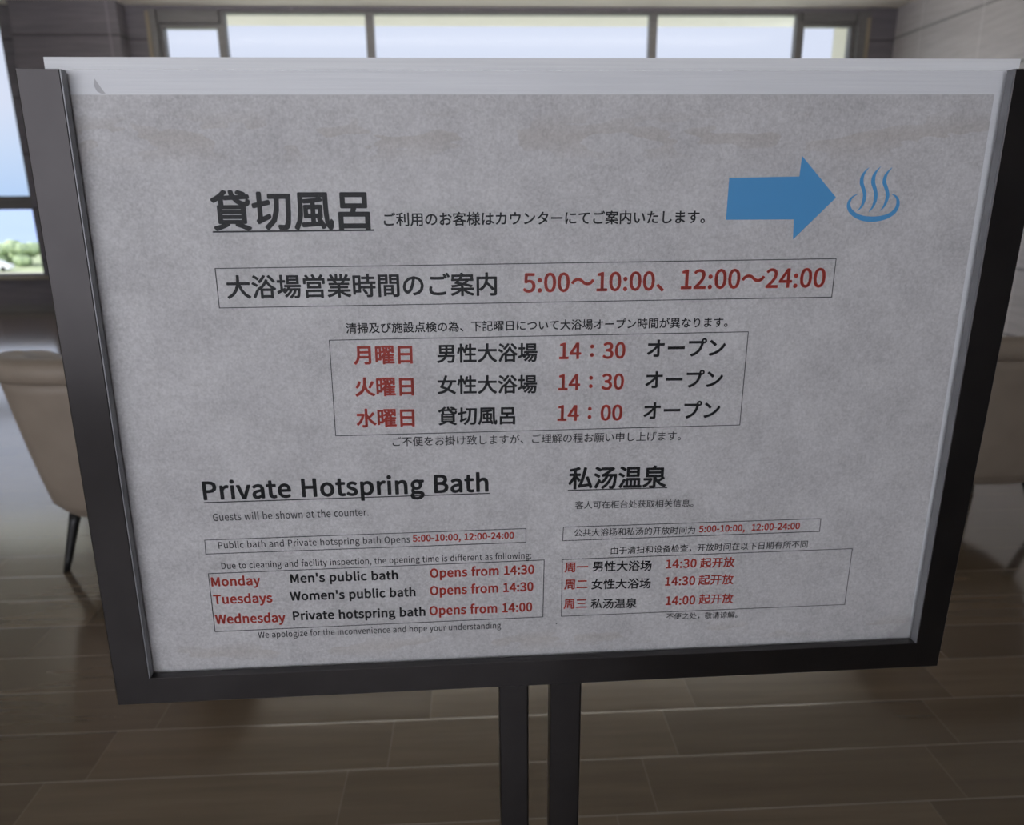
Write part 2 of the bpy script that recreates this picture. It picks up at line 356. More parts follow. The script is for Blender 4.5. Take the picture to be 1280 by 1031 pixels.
def sheet(name, quad, s0, s1, m, parent, bev=0.0):
    vs_ = [(u - U0, s0, z) for u, z in quad] + [(u - U0, s1, z) for u, z in quad]
    bm = bmesh.new(); bm.from_mesh(mesh_of(name, vs_, [(0, 1, 2, 3), (7, 6, 5, 4), (0, 4, 5, 1), (1, 5, 6, 2), (2, 6, 7, 3), (3, 7, 4, 0)]))
    if bev: bmesh.ops.bevel(bm, geom=bm.edges[:], offset=bev, segments=2, affect='EDGES')
    return link(name, from_bm(name, bm), m, parent)
board = sheet('backing_board', [(-0.4007, 1.4290), (-0.409, 0.752), (0.553, 0.752), (0.5592, 1.4302)], 0.0162, 0.0222, M_BOARD, sign)
board['label'] = 'white foam board whose edge sticks up behind the notice'
poster = sheet('poster', [(-0.3965, 1.3960), (-0.406, 0.753), (0.5365, 0.753), (0.5362, 1.3967)], 0.0150, 0.0156, M_PAPER, sign)
poster['label'] = 'mottled grey paper notice with faded brown stains'
acr = sheet('acrylic_cover', [(-0.3955, 1.4175), (-0.406, 0.753), (0.553, 0.753), (0.5585, 1.4188)], 0.0118, 0.0138, M_ACRYL, sign)
acr['label'] = 'clear cover sheet over the notice'

def post(x0, x1):
    bm = bmesh.new(); bx(bm, x0 - U0, x1 - U0, 0.0035, 0.0285, 0.012, 0.7275, bev=0.0022)
    return link('post', from_bm('post', bm), M_STEEL, sign)
post(0.0182, 0.0545); post(0.0812, 0.1200)
boxes('base_plate', [(-0.26, 0.26, -0.17, 0.20, 0.0, 0.012)], M_STEEL, sign, bev=0.003)

# lettering -------------------------------------------------------
GLYPHS = {"'":[278,[[110,483,167,483,184,669,186,771,90,771,92,669]]],",":[278,[[75,-190,153,-140,203,-69,221,19,212,77,185,113,144,126,110,118,85,96,75,62,84,28,109,6,142,-2,153,-1,140,-57,106,-102,53,-136]]],"-":[347,[[46,245,302,245,302,315,46,315]]],".":[278,[[139,-13,172,-4,196,20,205,56,196,93,172,117,139,126,105,117,82,93,73,56,82,20,105,-4]]],"0":[555,[[278,-13,399,29,478,156,506,369,478,580,399,705,278,746,157,705,78,580,50,369,78,156,157,29],[278,61,205,93,156,194,138,369,156,543,205,642,278,674,351,642,400,543,418,369,400,194,351,93]]],"1":[555,[[88,0,490,0,490,76,343,76,343,733,273,733,230,712,180,695,121,681,121,623,252,623,252,76,88,76]]],"2":[555,[[44,0,505,0,505,79,302,79,263,78,222,75,182,72,333,231,434,383,470,531,444,645,370,719,256,746,172,733,102,696,40,639,93,587,137,631,188,661,245,672,320,653,365,602,380,527,344,393,233,238,44,54]]],"3":[555,[[263,-13,382,12,467,84,499,196,478,284,422,347,344,382,344,387,412,425,458,484,474,563,446,662,371,724,260,746,182,735,115,704,56,659,105,601,150,638,201,663,257,672,323,657,366,617,381,556,362,485,298,435,178,416,178,346,313,328,385,277,406,199,387,126,335,80,257,63,183,75,124,106,76,147,29,88,86,38,162,1]]],"4":[555,[[340,0,426,0,426,202,524,202,524,275,426,275,426,733,325,733,20,262,20,202,340,202],[340,275,115,275,282,525,303,561,322,597,341,633,345,633,343,590,341,542,340,500]]],"5":[555,[[262,-13,379,17,467,102,502,238,472,371,392,447,281,472,240,468,204,459,171,443,190,655,466,655,466,733,110,733,86,391,135,360,174,384,213,398,257,403,337,383,390,326,409,236,388,144,332,84,253,63,178,75,119,104,73,144,27,84,85,37,161,1]]],"6":[555,[[301,-13,406,17,483,100,512,225,487,353,416,430,308,455,250,444,192,414,142,367,170,547,238,643,331,671,374,664,414,645,447,615,499,671,453,710,396,736,327,746,194,707,95,580,56,350,88,148,175,27],[144,294,194,348,245,378,293,387,367,367,411,311,425,225,408,138,364,80,301,59,222,86,169,166]]],"7":[555,[[198,0,293,0,316,254,378,468,508,678,508,733,49,733,49,655,405,655,290,458,225,249]]],"8":[555,[[280,-13,400,12,480,80,509,176,491,263,446,325,386,369,386,374,430,418,467,478,483,551,459,651,390,719,282,744,179,720,108,656,81,558,95,488,131,432,180,389,180,385,115,338,66,270,46,182,76,81,159,12],[330,398,248,435,188,485,164,558,179,620,220,661,281,676,348,659,390,612,405,546,396,493,371,444],[281,55,202,73,147,120,127,190,140,256,176,312,228,356,325,313,395,260,422,179,404,114,355,71]]],"9":[555,[[235,-13,365,28,462,159,501,398,468,592,381,708,254,746,149,716,73,633,44,508,69,381,139,304,246,278,307,289,365,320,415,367,385,187,320,91,232,63,186,70,144,89,108,119,58,62,104,23,163,-3],[414,444,363,387,312,356,261,346,188,366,145,422,130,508,147,596,191,654,255,675,335,649,389,571]]],":":[278,[[139,390,172,399,196,423,205,460,196,496,172,521,139,530,105,521,82,496,73,460,82,423,105,399],[139,-13,172,-4,196,20,205,56,196,93,172,117,139,126,105,117,82,93,73,56,82,20,105,-4]]],"B":[657,[[101,0,334,0,479,24,576,95,612,215,593,301,540,359,463,390,463,395,521,430,558,485,570,554,538,658,449,715,318,733,101,733],[193,422,193,660,306,660,402,649,460,611,479,542,461,478,404,436,302,422],[193,74,193,350,321,350,430,336,498,293,521,218,497,137,429,89,321,74]]],"D":[688,[[101,0,288,0,475,44,590,170,629,369,590,567,473,691,284,733,101,733],[193,76,193,658,276,658,420,624,506,527,534,369,506,211,420,111,276,76]]],"G":[689,[[389,-13,481,-2,557,28,615,72,615,380,374,380,374,303,530,303,530,111,494,88,449,73,398,68,265,105,182,209,153,369,183,527,268,629,397,665,462,656,514,631,555,596,605,656,554,699,485,732,394,746,221,700,102,570,58,366,101,162,217,32]]],"H":[728,[[101,0,193,0,193,346,535,346,535,0,628,0,628,733,535,733,535,426,193,426,193,733,101,733]]],"M":[812,[[101,0,184,0,184,406,182,476,178,552,172,622,176,622,235,455,374,74,436,74,574,455,633,622,637,622,632,552,627,476,625,406,625,0,711,0,711,733,600,733,460,341,443,290,427,239,409,188,405,188,387,239,370,290,352,341,212,733,101,733]]],"O":[742,[[371,-13,534,34,644,166,684,369,644,571,534,700,371,746,208,700,98,571,58,369,98,166,208,34],[371,68,256,105,180,210,153,369,180,527,256,629,371,665,486,629,562,527,589,369,562,210,486,105]]],"P":[633,[[101,0,193,0,193,292,314,292,456,316,550,391,584,518,549,645,454,713,310,733,101,733],[193,367,193,658,298,658,406,645,470,602,492,518,471,432,409,383,302,367]]],"T":[599,[[253,0,346,0,346,655,568,655,568,733,31,733,31,655,253,655]]],"W":[878,[[181,0,291,0,400,442,412,499,425,554,437,609,441,609,453,554,465,499,477,442,588,0,700,0,851,733,763,733,684,334,671,255,657,176,644,96,638,96,621,176,603,255,586,334,484,733,399,733,298,334,280,255,263,176,246,96,242,96,227,176,213,255,198,334,121,733,26,733]]],"a":[563,[[217,-13,282,-2,342,26,397,65,400,65,408,0,483,0,483,334,464,452,403,529,295,557,212,546,139,519,82,486,117,423,164,451,219,472,280,481,349,461,383,411,392,344,203,306,94,240,59,141,80,58,136,5],[243,61,194,70,160,97,147,147,170,209,247,254,392,283,392,132,341,93,293,69]]],"b":[618,[[331,-13,447,22,533,121,567,280,542,426,469,523,351,557,291,547,233,519,180,481,184,578,184,796,92,796,92,0,165,0,173,56,177,56,227,19,279,-5],[316,64,276,69,231,87,184,120,184,406,234,447,282,471,328,480,412,455,458,385,472,279,452,164,396,90]]],"c":[510,[[306,-13,370,-5,429,19,482,55,442,117,405,90,362,70,314,63,226,89,167,162,146,271,168,381,229,454,317,480,357,474,393,458,425,433,471,493,429,525,377,548,313,557,183,523,89,426,52,271,86,117,176,21]]],"d":[620,[[277,-13,339,-2,395,25,442,64,445,64,453,0,528,0,528,796,436,796,436,587,441,494,394,528,345,549,288,557,172,522,86,423,53,271,81,117,158,20],[297,64,216,89,165,160,147,272,168,381,225,454,304,480,348,474,392,456,436,423,436,138,391,97,345,72]]],"e":[554,[[312,-13,380,-6,439,14,490,42,458,103,416,80,372,65,322,60,231,83,168,149,142,250,508,250,510,265,511,283,512,302,487,437,413,525,295,557,177,522,87,424,52,271,87,118,180,21],[141,315,169,407,225,464,297,484,370,465,416,408,432,315]]],"f":[325,[[33,469,107,469,107,0,198,0,198,469,313,469,313,543,198,543,198,629,206,688,232,724,275,736,295,734,316,729,336,721,356,792,329,801,298,807,265,809,176,787,124,725,107,630,107,543,33,538]]],"g":[564,[[275,-250,421,-224,516,-156,550,-62,529,11,466,54,361,67,254,67,197,75,167,96,159,126,164,152,176,173,194,191,220,181,247,174,274,172,375,195,446,260,473,361,467,405,452,443,429,473,540,473,540,543,351,543,329,550,304,555,274,557,173,533,99,466,71,363,81,302,108,253,142,217,142,213,114,188,91,154,82,112,88,74,106,44,131,23,131,18,88,-17,60,-59,51,-105,80,-184,158,-233],[274,234,217,250,175,294,159,363,175,431,216,475,274,490,333,475,374,431,390,363,374,294,332,250],[288,-187,203,-175,150,-142,131,-92,137,-61,154,-29,186,0,210,-5,234,-7,256,-8,350,-8,411,-15,447,-36,460,-77,439,-130,379,-171]]],"h":[607,[[92,0,184,0,184,394,234,440,281,468,332,477,391,462,424,415,435,332,435,0,526,0,526,344,508,461,454,532,360,557,292,545,232,512,180,466,184,578,184,796,92,796]]],"i":[275,[[92,0,184,0,184,543,92,543],[138,655,170,663,191,684,199,716,191,747,170,767,138,775,106,767,86,747,78,716,86,684,106,663]]],"l":[284,[[188,-13,210,-12,227,-9,241,-5,228,65,220,64,214,63,209,63,196,67,187,79,184,102,184,796,92,796,92,108,102,42,133,1]]],"m":[926,[[92,0,184,0,184,394,232,440,277,468,320,477,377,462,410,415,421,332,421,0,512,0,512,394,561,440,606,468,649,477,706,462,739,415,750,332,750,0,841,0,841,344,823,461,769,532,677,557,613,544,554,507,497,453,467,508,418,544,347,557,285,544,229,511,178,464,176,464,167,543,92,543]]],"n":[610,[[92,0,184,0,184,394,234,440,281,468,332,477,391,462,424,415,435,332,435,0,526,0,526,344,508,461,454,532,360,557,291,544,231,511,178,464,176,464,167,543,92,543]]],"o":[606,[[303,-13,427,21,518,117,554,271,518,426,427,523,303,557,179,523,88,426,52,271,88,117,179,21],[303,63,221,89,166,162,146,271,166,381,221,454,303,480,386,454,441,381,461,271,441,162,386,89]]],"p":[620,[[92,-229,184,-229,184,-45,181,50,231,15,281,-6,331,-13,447,22,533,121,567,280,542,426,469,523,351,557,289,546,231,518,178,480,176,480,167,543,92,543],[316,64,276,69,232,87,184,120,184,406,234,447,282,471,328,480,412,455,458,385,472,279,452,164,396,90]]],"r":[388,[[92,0,184,0,184,349,225,423,273,463,320,475,340,474,356,471,373,466,390,545,373,552,354,556,332,557,274,543,221,504,178,444,176,444,167,543,92,543]]],"s":[468,[[234,-13,342,9,408,67,431,148,406,230,344,280,266,313,209,336,166,365,149,407,160,447,193,475,250,486,295,480,335,462,373,438,417,495,370,526,313,548,249,557,148,536,84,481,62,403,86,327,145,278,220,246,279,222,325,189,344,143,332,100,297,70,237,58,177,66,125,89,76,123,32,62,90,23,159,-3]]],"t":[377,[[262,-13,296,-10,331,-3,363,7,345,76,325,69,304,63,283,61,233,73,207,109,199,165,199,469,347,469,347,543,199,543,199,696,123,696,113,543,27,538,27,469,108,469,108,168,122,73,171,10]]],"u":[607,[[251,-13,319,-1,377,33,430,85,433,85,440,0,516,0,516,543,425,543,425,158,376,106,329,76,278,66,220,81,186,128,176,210,176,543,84,543,84,199,102,82,157,11]]],"v":[521,[[209,0,316,0,508,543,418,543,315,234,298,181,282,127,265,74,260,74,244,127,227,181,210,234,108,543,13,543]]],"w":[802,[[178,0,284,0,361,291,374,343,386,395,398,449,403,449,415,395,427,344,440,293,518,0,629,0,776,543,688,543,609,229,598,178,587,128,576,78,571,78,558,128,546,178,533,229,448,543,359,543,274,229,261,178,249,128,238,78,233,78,222,128,212,178,201,229,120,543,27,543]]],"y":[521,[[101,-234,193,-209,258,-142,304,-46,508,543,419,543,321,242,306,191,292,139,277,88,272,88,253,140,235,192,218,242,108,543,13,543,231,-1,219,-42,191,-102,151,-144,97,-159,82,-158,67,-154,55,-150,37,-223,56,-229,77,-233]]],"z":[475,[[35,0,446,0,446,74,150,74,437,494,437,543,66,543,66,469,321,469,35,49]]]," ":[224,[]],"：":[1000,[[500,496,533,505,557,529,566,566,557,602,533,627,500,636,466,627,443,602,434,566,443,529,466,505],[500,93,533,102,557,126,566,162,557,199,533,223,500,232,466,223,443,199,434,162,443,126,466,102]]]}
_cache = {}
def text_mesh(curve):
    o = bpy.data.objects.new('tmp', curve); COL.objects.link(o)
    bpy.context.view_layer.update()
    me = bpy.data.meshes.new_from_object(o.evaluated_get(bpy.context.evaluated_depsgraph_get()))
    vv = np.array([w.co[:2] for w in me.vertices]).reshape(-1, 2); ff = [tuple(p.vertices) for p in me.polygons]
    bpy.data.objects.remove(o); bpy.data.meshes.remove(me); bpy.data.curves.remove(curve)
    return vv, ff
def font_glyph(s):
    c = bpy.data.curves.new('tmp', 'FONT'); c.body = s; c.size = 1.0; c.resolution_u = 3; c.fill_mode = 'FRONT'
    return text_mesh(c)
_two, _ = font_glyph('\u53e3\u53e3')
_one, _ = font_glyph('\u53e3')
EM = _two[:, 0].max() - _one[:, 0].max()
def glyph(ch):
    if ch not in _cache:
        if ch in GLYPHS:
            adv, loops = GLYPHS[ch]
            c = bpy.data.curves.new('tmp', 'CURVE'); c.dimensions = '2D'; c.fill_mode = 'FRONT'
            for L in loops:
                s_ = c.splines.new('POLY'); s_.points.add(len(L) // 2 - 1); s_.use_cyclic_u = True
                for i in range(len(L) // 2): s_.points[i].co = (L[2 * i] / 1000, L[2 * i + 1] / 1000, 0, 1)
            vv, ff = text_mesh(c) if loops else (np.zeros((0, 2)), [])
            _cache[ch] = (adv / 1000, vv, ff)
        elif ch == '\u3000': _cache[ch] = (1.0, np.zeros((0, 2)), [])
        else:
            vv, ff = font_glyph(ch); _cache[ch] = (1.0, vv / EM, ff)
    return _cache[ch]
def layout(s, track=0.0):
    x = 0.0; V, Fc = [], []; n = 0
    for ch in s:
        adv, vv, ff = glyph(ch)
        if len(vv):
            V.append(vv + np.array([x, 0])); Fc += [tuple(i + n for i in f_) for f_ in ff]; n += len(vv)
        x += adv + track + (2.5 * track if ch == ' ' else 0.0)
    return np.vstack(V), Fc
SFACE = 0.0147       # depth of the printed face, just proud of the paper
def printed(name, V, Fc, col, label=None):
    me = mesh_of(name, [(x / 1000, SFACE, z / 1000) for x, z in V], Fc)
    o = link(name, me, M_INK[col], poster)
    if label: o['label'] = label
    return o
CAP = glyph('H')[1][:, 1].max()
def put_text(name, s, mode, ends, cap, col, w):
    V, Fc = layout(s, 0.02 if mode == 'b' else 0.0)      # the Latin lines are set a little wide
    xa, ya, xb, yb = ends
    x0, x1 = V[:, 0].min(), V[:, 0].max()
    L = math.hypot(xb - xa, yb - ya); kx = L / (x1 - x0); ang = math.atan2(yb - ya, xb - xa)
    if mode == 'c':
        ky = kx; yc = (V[:, 1].min() + V[:, 1].max()) / 2
    else:
        ky = cap / CAP; yc = 0.0
    P = np.stack([(V[:, 0] - x0) * kx, (V[:, 1] - yc) * ky], 1)
    if w > 0:
        r = w * ky; n = len(P); dirs = 8 if r > 0.12 else 4
        Q = [P]; FF = list(Fc)
        for k in range(dirs):
            t = 2 * math.pi * (k + 0.5) / dirs
            Q.append(P + np.array([math.cos(t) * r, math.sin(t) * r])); FF += [tuple(i + n * (k + 1) for i in f_) for f_ in Fc]
        P = np.vstack(Q); Fc = FF
    c, s_ = math.cos(ang), math.sin(ang)
    V2 = np.stack([xa + P[:, 0] * c - P[:, 1] * s_, ya + P[:, 0] * s_ + P[:, 1] * c], 1)
    look = {'ink': 'bold black', 'red': 'red', 'grey': 'thin black'}[col]
    printed(name, V2, Fc, col, look + ' lettering')
TEXT = [
    ('heading_text', '貸切風呂', 'c', [-331.68, 1288.54, -176.29, 1287.63], 0, 'ink', 0.0283),
    ('text_line', 'ご利用のお客様はカウンターにてご案内いたします。', 'c', [-161.76, 1278.3, 171.38, 1277.87], 0, 'ink', 0.02),
    ('text_line', '大浴場営業時間のご案内', 'c', [-325.8, 1212.26, -47.76, 1211.42], 0, 'ink', 0.0217),
    ('text_line', '5:00～10:00、', 'c', [-19.35, 1211.5, 131.09, 1211.61], 0, 'red', 0.0233),
    ('text_line', '12:00～24:00', 'c', [150.37, 1213.19, 308.09, 1212.84], 0, 'red', 0.0233),
    ('text_line', '清掃及び施設点検の為、下記曜日について大浴場オープン時間が異なります。', 'c', [-207.47, 1167.37, 204.04, 1166.51], 0, 'ink', 0.0167),
    ('text_line', '月曜日', 'c', [-200.96, 1138.03, -139.63, 1137.59], 0, 'red', 0.03),
    ('text_line', '火曜日', 'c', [-201.81, 1103.15, -139.74, 1102.53], 0, 'red', 0.03),
    ('text_line', '水曜日', 'c', [-202.73, 1068.14, -140.52, 1067.36], 0, 'red', 0.03),
    ('text_line', '男性大浴場', 'c', [-112.49, 1138.15, -4.72, 1137.27], 0, 'ink', 0.025),
    ('text_line', '女性大浴場', 'c', [-113.21, 1103.32, -5.1, 1102.06], 0, 'ink', 0.025),
    ('text_line', '貸切風呂', 'c', [-113.75, 1068.1, -29.37, 1066.82], 0, 'ink', 0.025),
    ('text_line', '14：30', 'c', [19.99, 1138.17, 91.77, 1137.45], 0, 'red', 0.0267),
    ('text_line', '14：30', 'c', [19.37, 1103.11, 91.39, 1102.38], 0, 'red', 0.0267),
    ('text_line', '14：00', 'c', [18.74, 1068.03, 90.81, 1066.74], 0, 'red', 0.0267),
    ('text_line', 'オープン', 'c', [116.75, 1139.51, 203.22, 1138.97], 0, 'ink', 0.0267),
    ('text_line', 'オープン', 'c', [116.32, 1104.25, 202.84, 1103.39], 0, 'ink', 0.0267),
    ('text_line', 'オープン', 'c', [115.77, 1068.59, 202.22, 1067.61], 0, 'ink', 0.0267),
    ('text_line', 'ご不便をお掛け致しますが、ご理解の程お願い申し上げます。', 'c', [-165.43, 1040.01, 159.52, 1037.65], 0, 'grey', 0.009),
    ('heading_text', 'Private Hotspring Bath', 'b', [-376.48, 978.4, -60.69, 977.72], 20.9, 'ink', 0.0303),
    ('text_line', 'Guests will be shown at the counter.', 'b', [-369.77, 952.27, -196.93, 952.39], 8.74, 'grey', 0.009),
    ('text_line', 'Public bath and Private hotspring bath Opens', 'b', [-367.8, 918.16, -151.83, 917.33], 7.95, 'grey', 0.009),
    ('text_line', '5:00-10:00, 12:00-24:00', 'b', [-148.3, 918.1, -31.58, 917.54], 7.97, 'red', 0.0348),
    ('text_line', 'Due to cleaning and facility inspection, the opening time is different as following:', 'b', [-367.19, 892.31, -11.1, 891.06], 7.68, 'grey', 0.009),
    ('text_line', 'Monday', 'b', [-380.74, 870.88, -326.22, 870.51], 11.04, 'red', 0.0348),
    ('text_line', 'Tuesdays', 'b', [-380.97, 848.03, -314.78, 847.26], 11.2, 'red', 0.0348),
    ('text_line', 'Wednesday', 'b', [-382.0, 821.91, -302.22, 820.68], 11.39, 'red', 0.0348),
    ('text_line', "Men's public bath", 'b', [-291.09, 871.54, -168.02, 870.79], 10.59, 'ink', 0.0358),
    ('text_line', "Women's public bath", 'b', [-293.53, 848.37, -148.72, 847.62], 10.75, 'ink', 0.0358),
    ('text_line', 'Private hotspring bath', 'b', [-292.41, 822.35, -138.22, 820.82], 10.93, 'ink', 0.0358),
    ('text_line', 'Opens from 14:30', 'b', [-129.95, 871.0, -7.97, 871.05], 11.13, 'red', 0.0348),
    ('text_line', 'Opens from 14:30', 'b', [-130.82, 847.97, -9.01, 848.4], 11.29, 'red', 0.0348),
    ('text_line', 'Opens from 14:00', 'b', [-132.51, 821.3, -10.46, 821.0], 11.48, 'red', 0.0348),
    ('text_line', 'We apologize for the inconvenience and hope your understanding', 'b', [-335.28, 800.49, -47.91, 799.43], 7.94, 'grey', 0.009),
    ('heading_text', '私汤温泉', 'c', [32.27, 990.32, 144.95, 988.54], 0, 'ink', 0.0267),
    ('text_line', '客人可在柜台处获取相关信息。', 'c', [39.72, 956.86, 179.04, 954.57], 0, 'grey', 0.009),
    ('text_line', '公共大浴场和私汤的开放时间为', 'c', [39.24, 921.71, 183.17, 920.13], 0, 'grey', 0.009),
    ('text_line', '5:00-10:00,', 'b', [187.9, 916.95, 242.97, 916.47], 7.96, 'red', 0.0348),
    ('text_line', '12:00-24:00', 'b', [251.91, 916.54, 310.0, 916.49], 8.0, 'red', 0.0348),
    ('text_line', '由于清扫和设备检查，开放时间在以下日期有所不同', 'c', [83.36, 897.05, 322.26, 896.08], 0, 'grey', 0.009),
    ('text_line', '周一', 'c', [28.77, 877.25, 56.32, 876.82], 0, 'red', 0.0267),
    ('text_line', '周二', 'c', [28.66, 854.61, 56.21, 854.13], 0, 'red', 0.0267),
    ('text_line', '周三', 'c', [28.3, 828.51, 55.68, 827.99], 0, 'red', 0.0267),
    ('text_line', '男性大浴场', 'c', [62.06, 877.31, 132.85, 875.68], 0, 'ink', 0.0217),
    ('text_line', '女性大浴场', 'c', [61.34, 853.69, 132.83, 852.23], 0, 'ink', 0.0217),
    ('text_line', '私汤温泉', 'c', [61.15, 827.41, 117.21, 825.99], 0, 'ink', 0.0217),
    ('text_line', '14:30', 'b', [150.92, 871.3, 187.3, 870.92], 10.82, 'red', 0.0305),
    ('text_line', '起开放', 'c', [192.33, 876.34, 234.07, 875.96], 0, 'red', 0.0233),
    ('text_line', '14:30', 'b', [151.02, 848.08, 187.07, 847.77], 10.98, 'red', 0.0305),
    ('text_line', '起开放', 'c', [191.62, 853.72, 234.47, 852.91], 0, 'red', 0.0233),
    ('text_line', '14:00', 'b', [153.14, 821.69, 188.71, 821.24], 11.16, 'red', 0.0305),
    ('text_line', '起开放', 'c', [193.97, 827.46, 235.98, 826.73], 0, 'red', 0.0233),
    ('text_line', '不便之处，敬请谅解。', 'c', [154.65, 805.66, 243.57, 803.84], 0, 'grey', 0.009)]
for t in TEXT: put_text(*t)

def stroke(pts, w):
    V, Fc = [], []
    for a_, b_ in zip(pts[:-1], pts[1:]):
        d = Vector((b_[0] - a_[0], b_[1] - a_[1])).normalized(); n = Vector((-d.y, d.x)) * w / 2; d *= w / 2
        k = len(V)
        V += [(a_[0] - d.x + n.x, a_[1] - d.y + n.y), (a_[0] - d.x - n.x, a_[1] - d.y - n.y), (b_[0] + d.x - n.x, b_[1] + d.y - n.y), (b_[0] + d.x + n.x, b_[1] + d.y + n.y)]
        Fc.append((k, k + 1, k + 2, k + 3))
    return V, Fc
for b_ in [[[-335.43,1231.41],[318.05,1232.88],[317.84,1191.72],[-335.66,1191.06]],[[-225.93,1154.98],[227.98,1155.3],[226.87,1048.41],[-226.9,1048.6]],[[-382.04,929.2],[-17.34,929.49],[-17.38,911.96],[-382.88,911.87]],[[-383.06,887.08],[4.14,888.24],[2.92,812.41],[-384.24,811.34]],[[26.54,929.53],[335.04,928.83],[335.22,912.17],[25.7,912.19]],[[25.6,887.86],[378.73,887.76],[378.32,811.72],[25.38,812.09]]]:
    printed('ruled_box', *stroke(b_ + [b_[0]], 0.85), 'grey', 'thin black ruled outline')
for a_, b_, w in [[[-332.69,1267.82],[-173.12,1267.88],2.0],[[-376.92,974.76],[-59.09,974.82],1.4],[[31.55,975.32],[146.41,974.74],1.4]]:
    printed('underline', *stroke([a_, b_], w * 0.85), 'ink', 'black ruled line under a heading')
printed('arrow', [[194.44,1316.55],[268.82,1317.44],[269.52,1337.9],[310.65,1296.01],[268.31,1253.5],[267.28,1274.19],[194.09,1274.57]], [tuple(range(7))], 'blue', 'solid blue arrow')
V, Fc = [], []
for L in [[[333.49,1299.34,0.49],[328.92,1296.86,1.48],[325.66,1292.57,2.97],[325.14,1287.85,3.96],[327.71,1282.68,4.45],[333.82,1277.87,4.78],[341.84,1274.84,5.28],[349.64,1273.73,5.61],[357.3,1273.82,5.44],[366.45,1275.57,4.95],[373.64,1279.09,4.62],[377.66,1283.83,4.29],[378.9,1288.98,3.96],[377.8,1293.73,2.97],[374.95,1297.06,1.81],[370.66,1299.22,0.49]],[[342.59,1325.9,0.33],[338.79,1321.68,1.98],[336.5,1316.68,3.63],[336.36,1311.25,4.29],[337.86,1307.35,3.96],[339.71,1303.44,3.79],[341.32,1298.73,3.96],[341.18,1293.23,3.79],[339.77,1287.72,2.64],[337.26,1284.18,1.32],[335.16,1282.06,0.33]],[[355.09,1326.83,0.33],[351.25,1322.39,1.98],[348.98,1317.38,3.79],[348.74,1311.56,4.45],[350.32,1307.27,4.12],[352.1,1303.35,3.96],[353.4,1298.64,3.96],[353.54,1293.13,3.79],[352.24,1287.62,2.8],[350.04,1283.68,1.32],[348.01,1281.08,0.33]],[[367.55,1325.77,0.33],[363.69,1321.54,1.98],[361.27,1316.53,3.63],[361.0,1311.09,4.12],[362.8,1307.18,3.96],[364.78,1303.26,3.79],[366.27,1298.54,3.96],[366.07,1293.82,3.63],[364.54,1288.31,2.64],[362.27,1284.36,1.32],[360.02,1282.16,0.33]]]:
    k = len(V); n = len(L)
    P = [Vector(p[:2]) for p in L]
    fine = []
    for i in range(n - 1):      # Catmull-Rom refinement
        p0, p1, p2, p3 = P[max(i - 1, 0)], P[i], P[i + 1], P[min(i + 2, n - 1)]
        for j in range(4):
            t = j / 4
            q_ = 0.5 * ((2 * p1) + (p2 - p0) * t + (2 * p0 - 5 * p1 + 4 * p2 - p3) * t * t + (3 * p1 - p0 - 3 * p2 + p3) * t ** 3)
            fine.append((q_, L[i][2] * (1 - t) + L[i + 1][2] * t))
    fine.append((P[-1], L[-1][2]))
    for i, (p, w) in enumerate(fine):
        d = (fine[min(i + 1, len(fine) - 1)][0] - fine[max(i - 1, 0)][0]).normalized(); nn = Vector((-d.y, d.x)) * w / 2
        V += [tuple(p + nn), tuple(p - nn)]
    Fc += [(k + 2 * i, k + 2 * i + 1, k + 2 * i + 3, k + 2 * i + 2) for i in range(len(fine) - 1)]
printed('hot_spring_symbol', V, Fc, 'blue', 'blue basin symbol with three wisps of steam')
dx, dz = [19.53,802.28]
printed('ink_speck', [(dx + 0.8 * math.cos(k), dz + 0.8 * math.sin(k)) for k in [i * math.pi / 4 for i in range(8)]], [tuple(range(8))], 'ink', 'tiny black speck')
# smudge on the white board, upper left
smudge = bpy.data.meshes.new('smudge')
M_SMUDGE = mat('grey_smudge', (0.50, 0.50, 0.52), 0.7)
sm_pts = [(-0.357, 1.4105), (-0.3535, 1.4045), (-0.350, 1.3985), (-0.3485, 1.3972), (-0.3525, 1.3968), (-0.3565, 1.3990), (-0.3585, 1.4040)]
smo = link('smudge', mesh_of('smudge', [(u - U0, 0.0161, z) for u, z in sm_pts], [tuple(range(7))]), M_SMUDGE, board); smo['label'] = 'grey smudge'

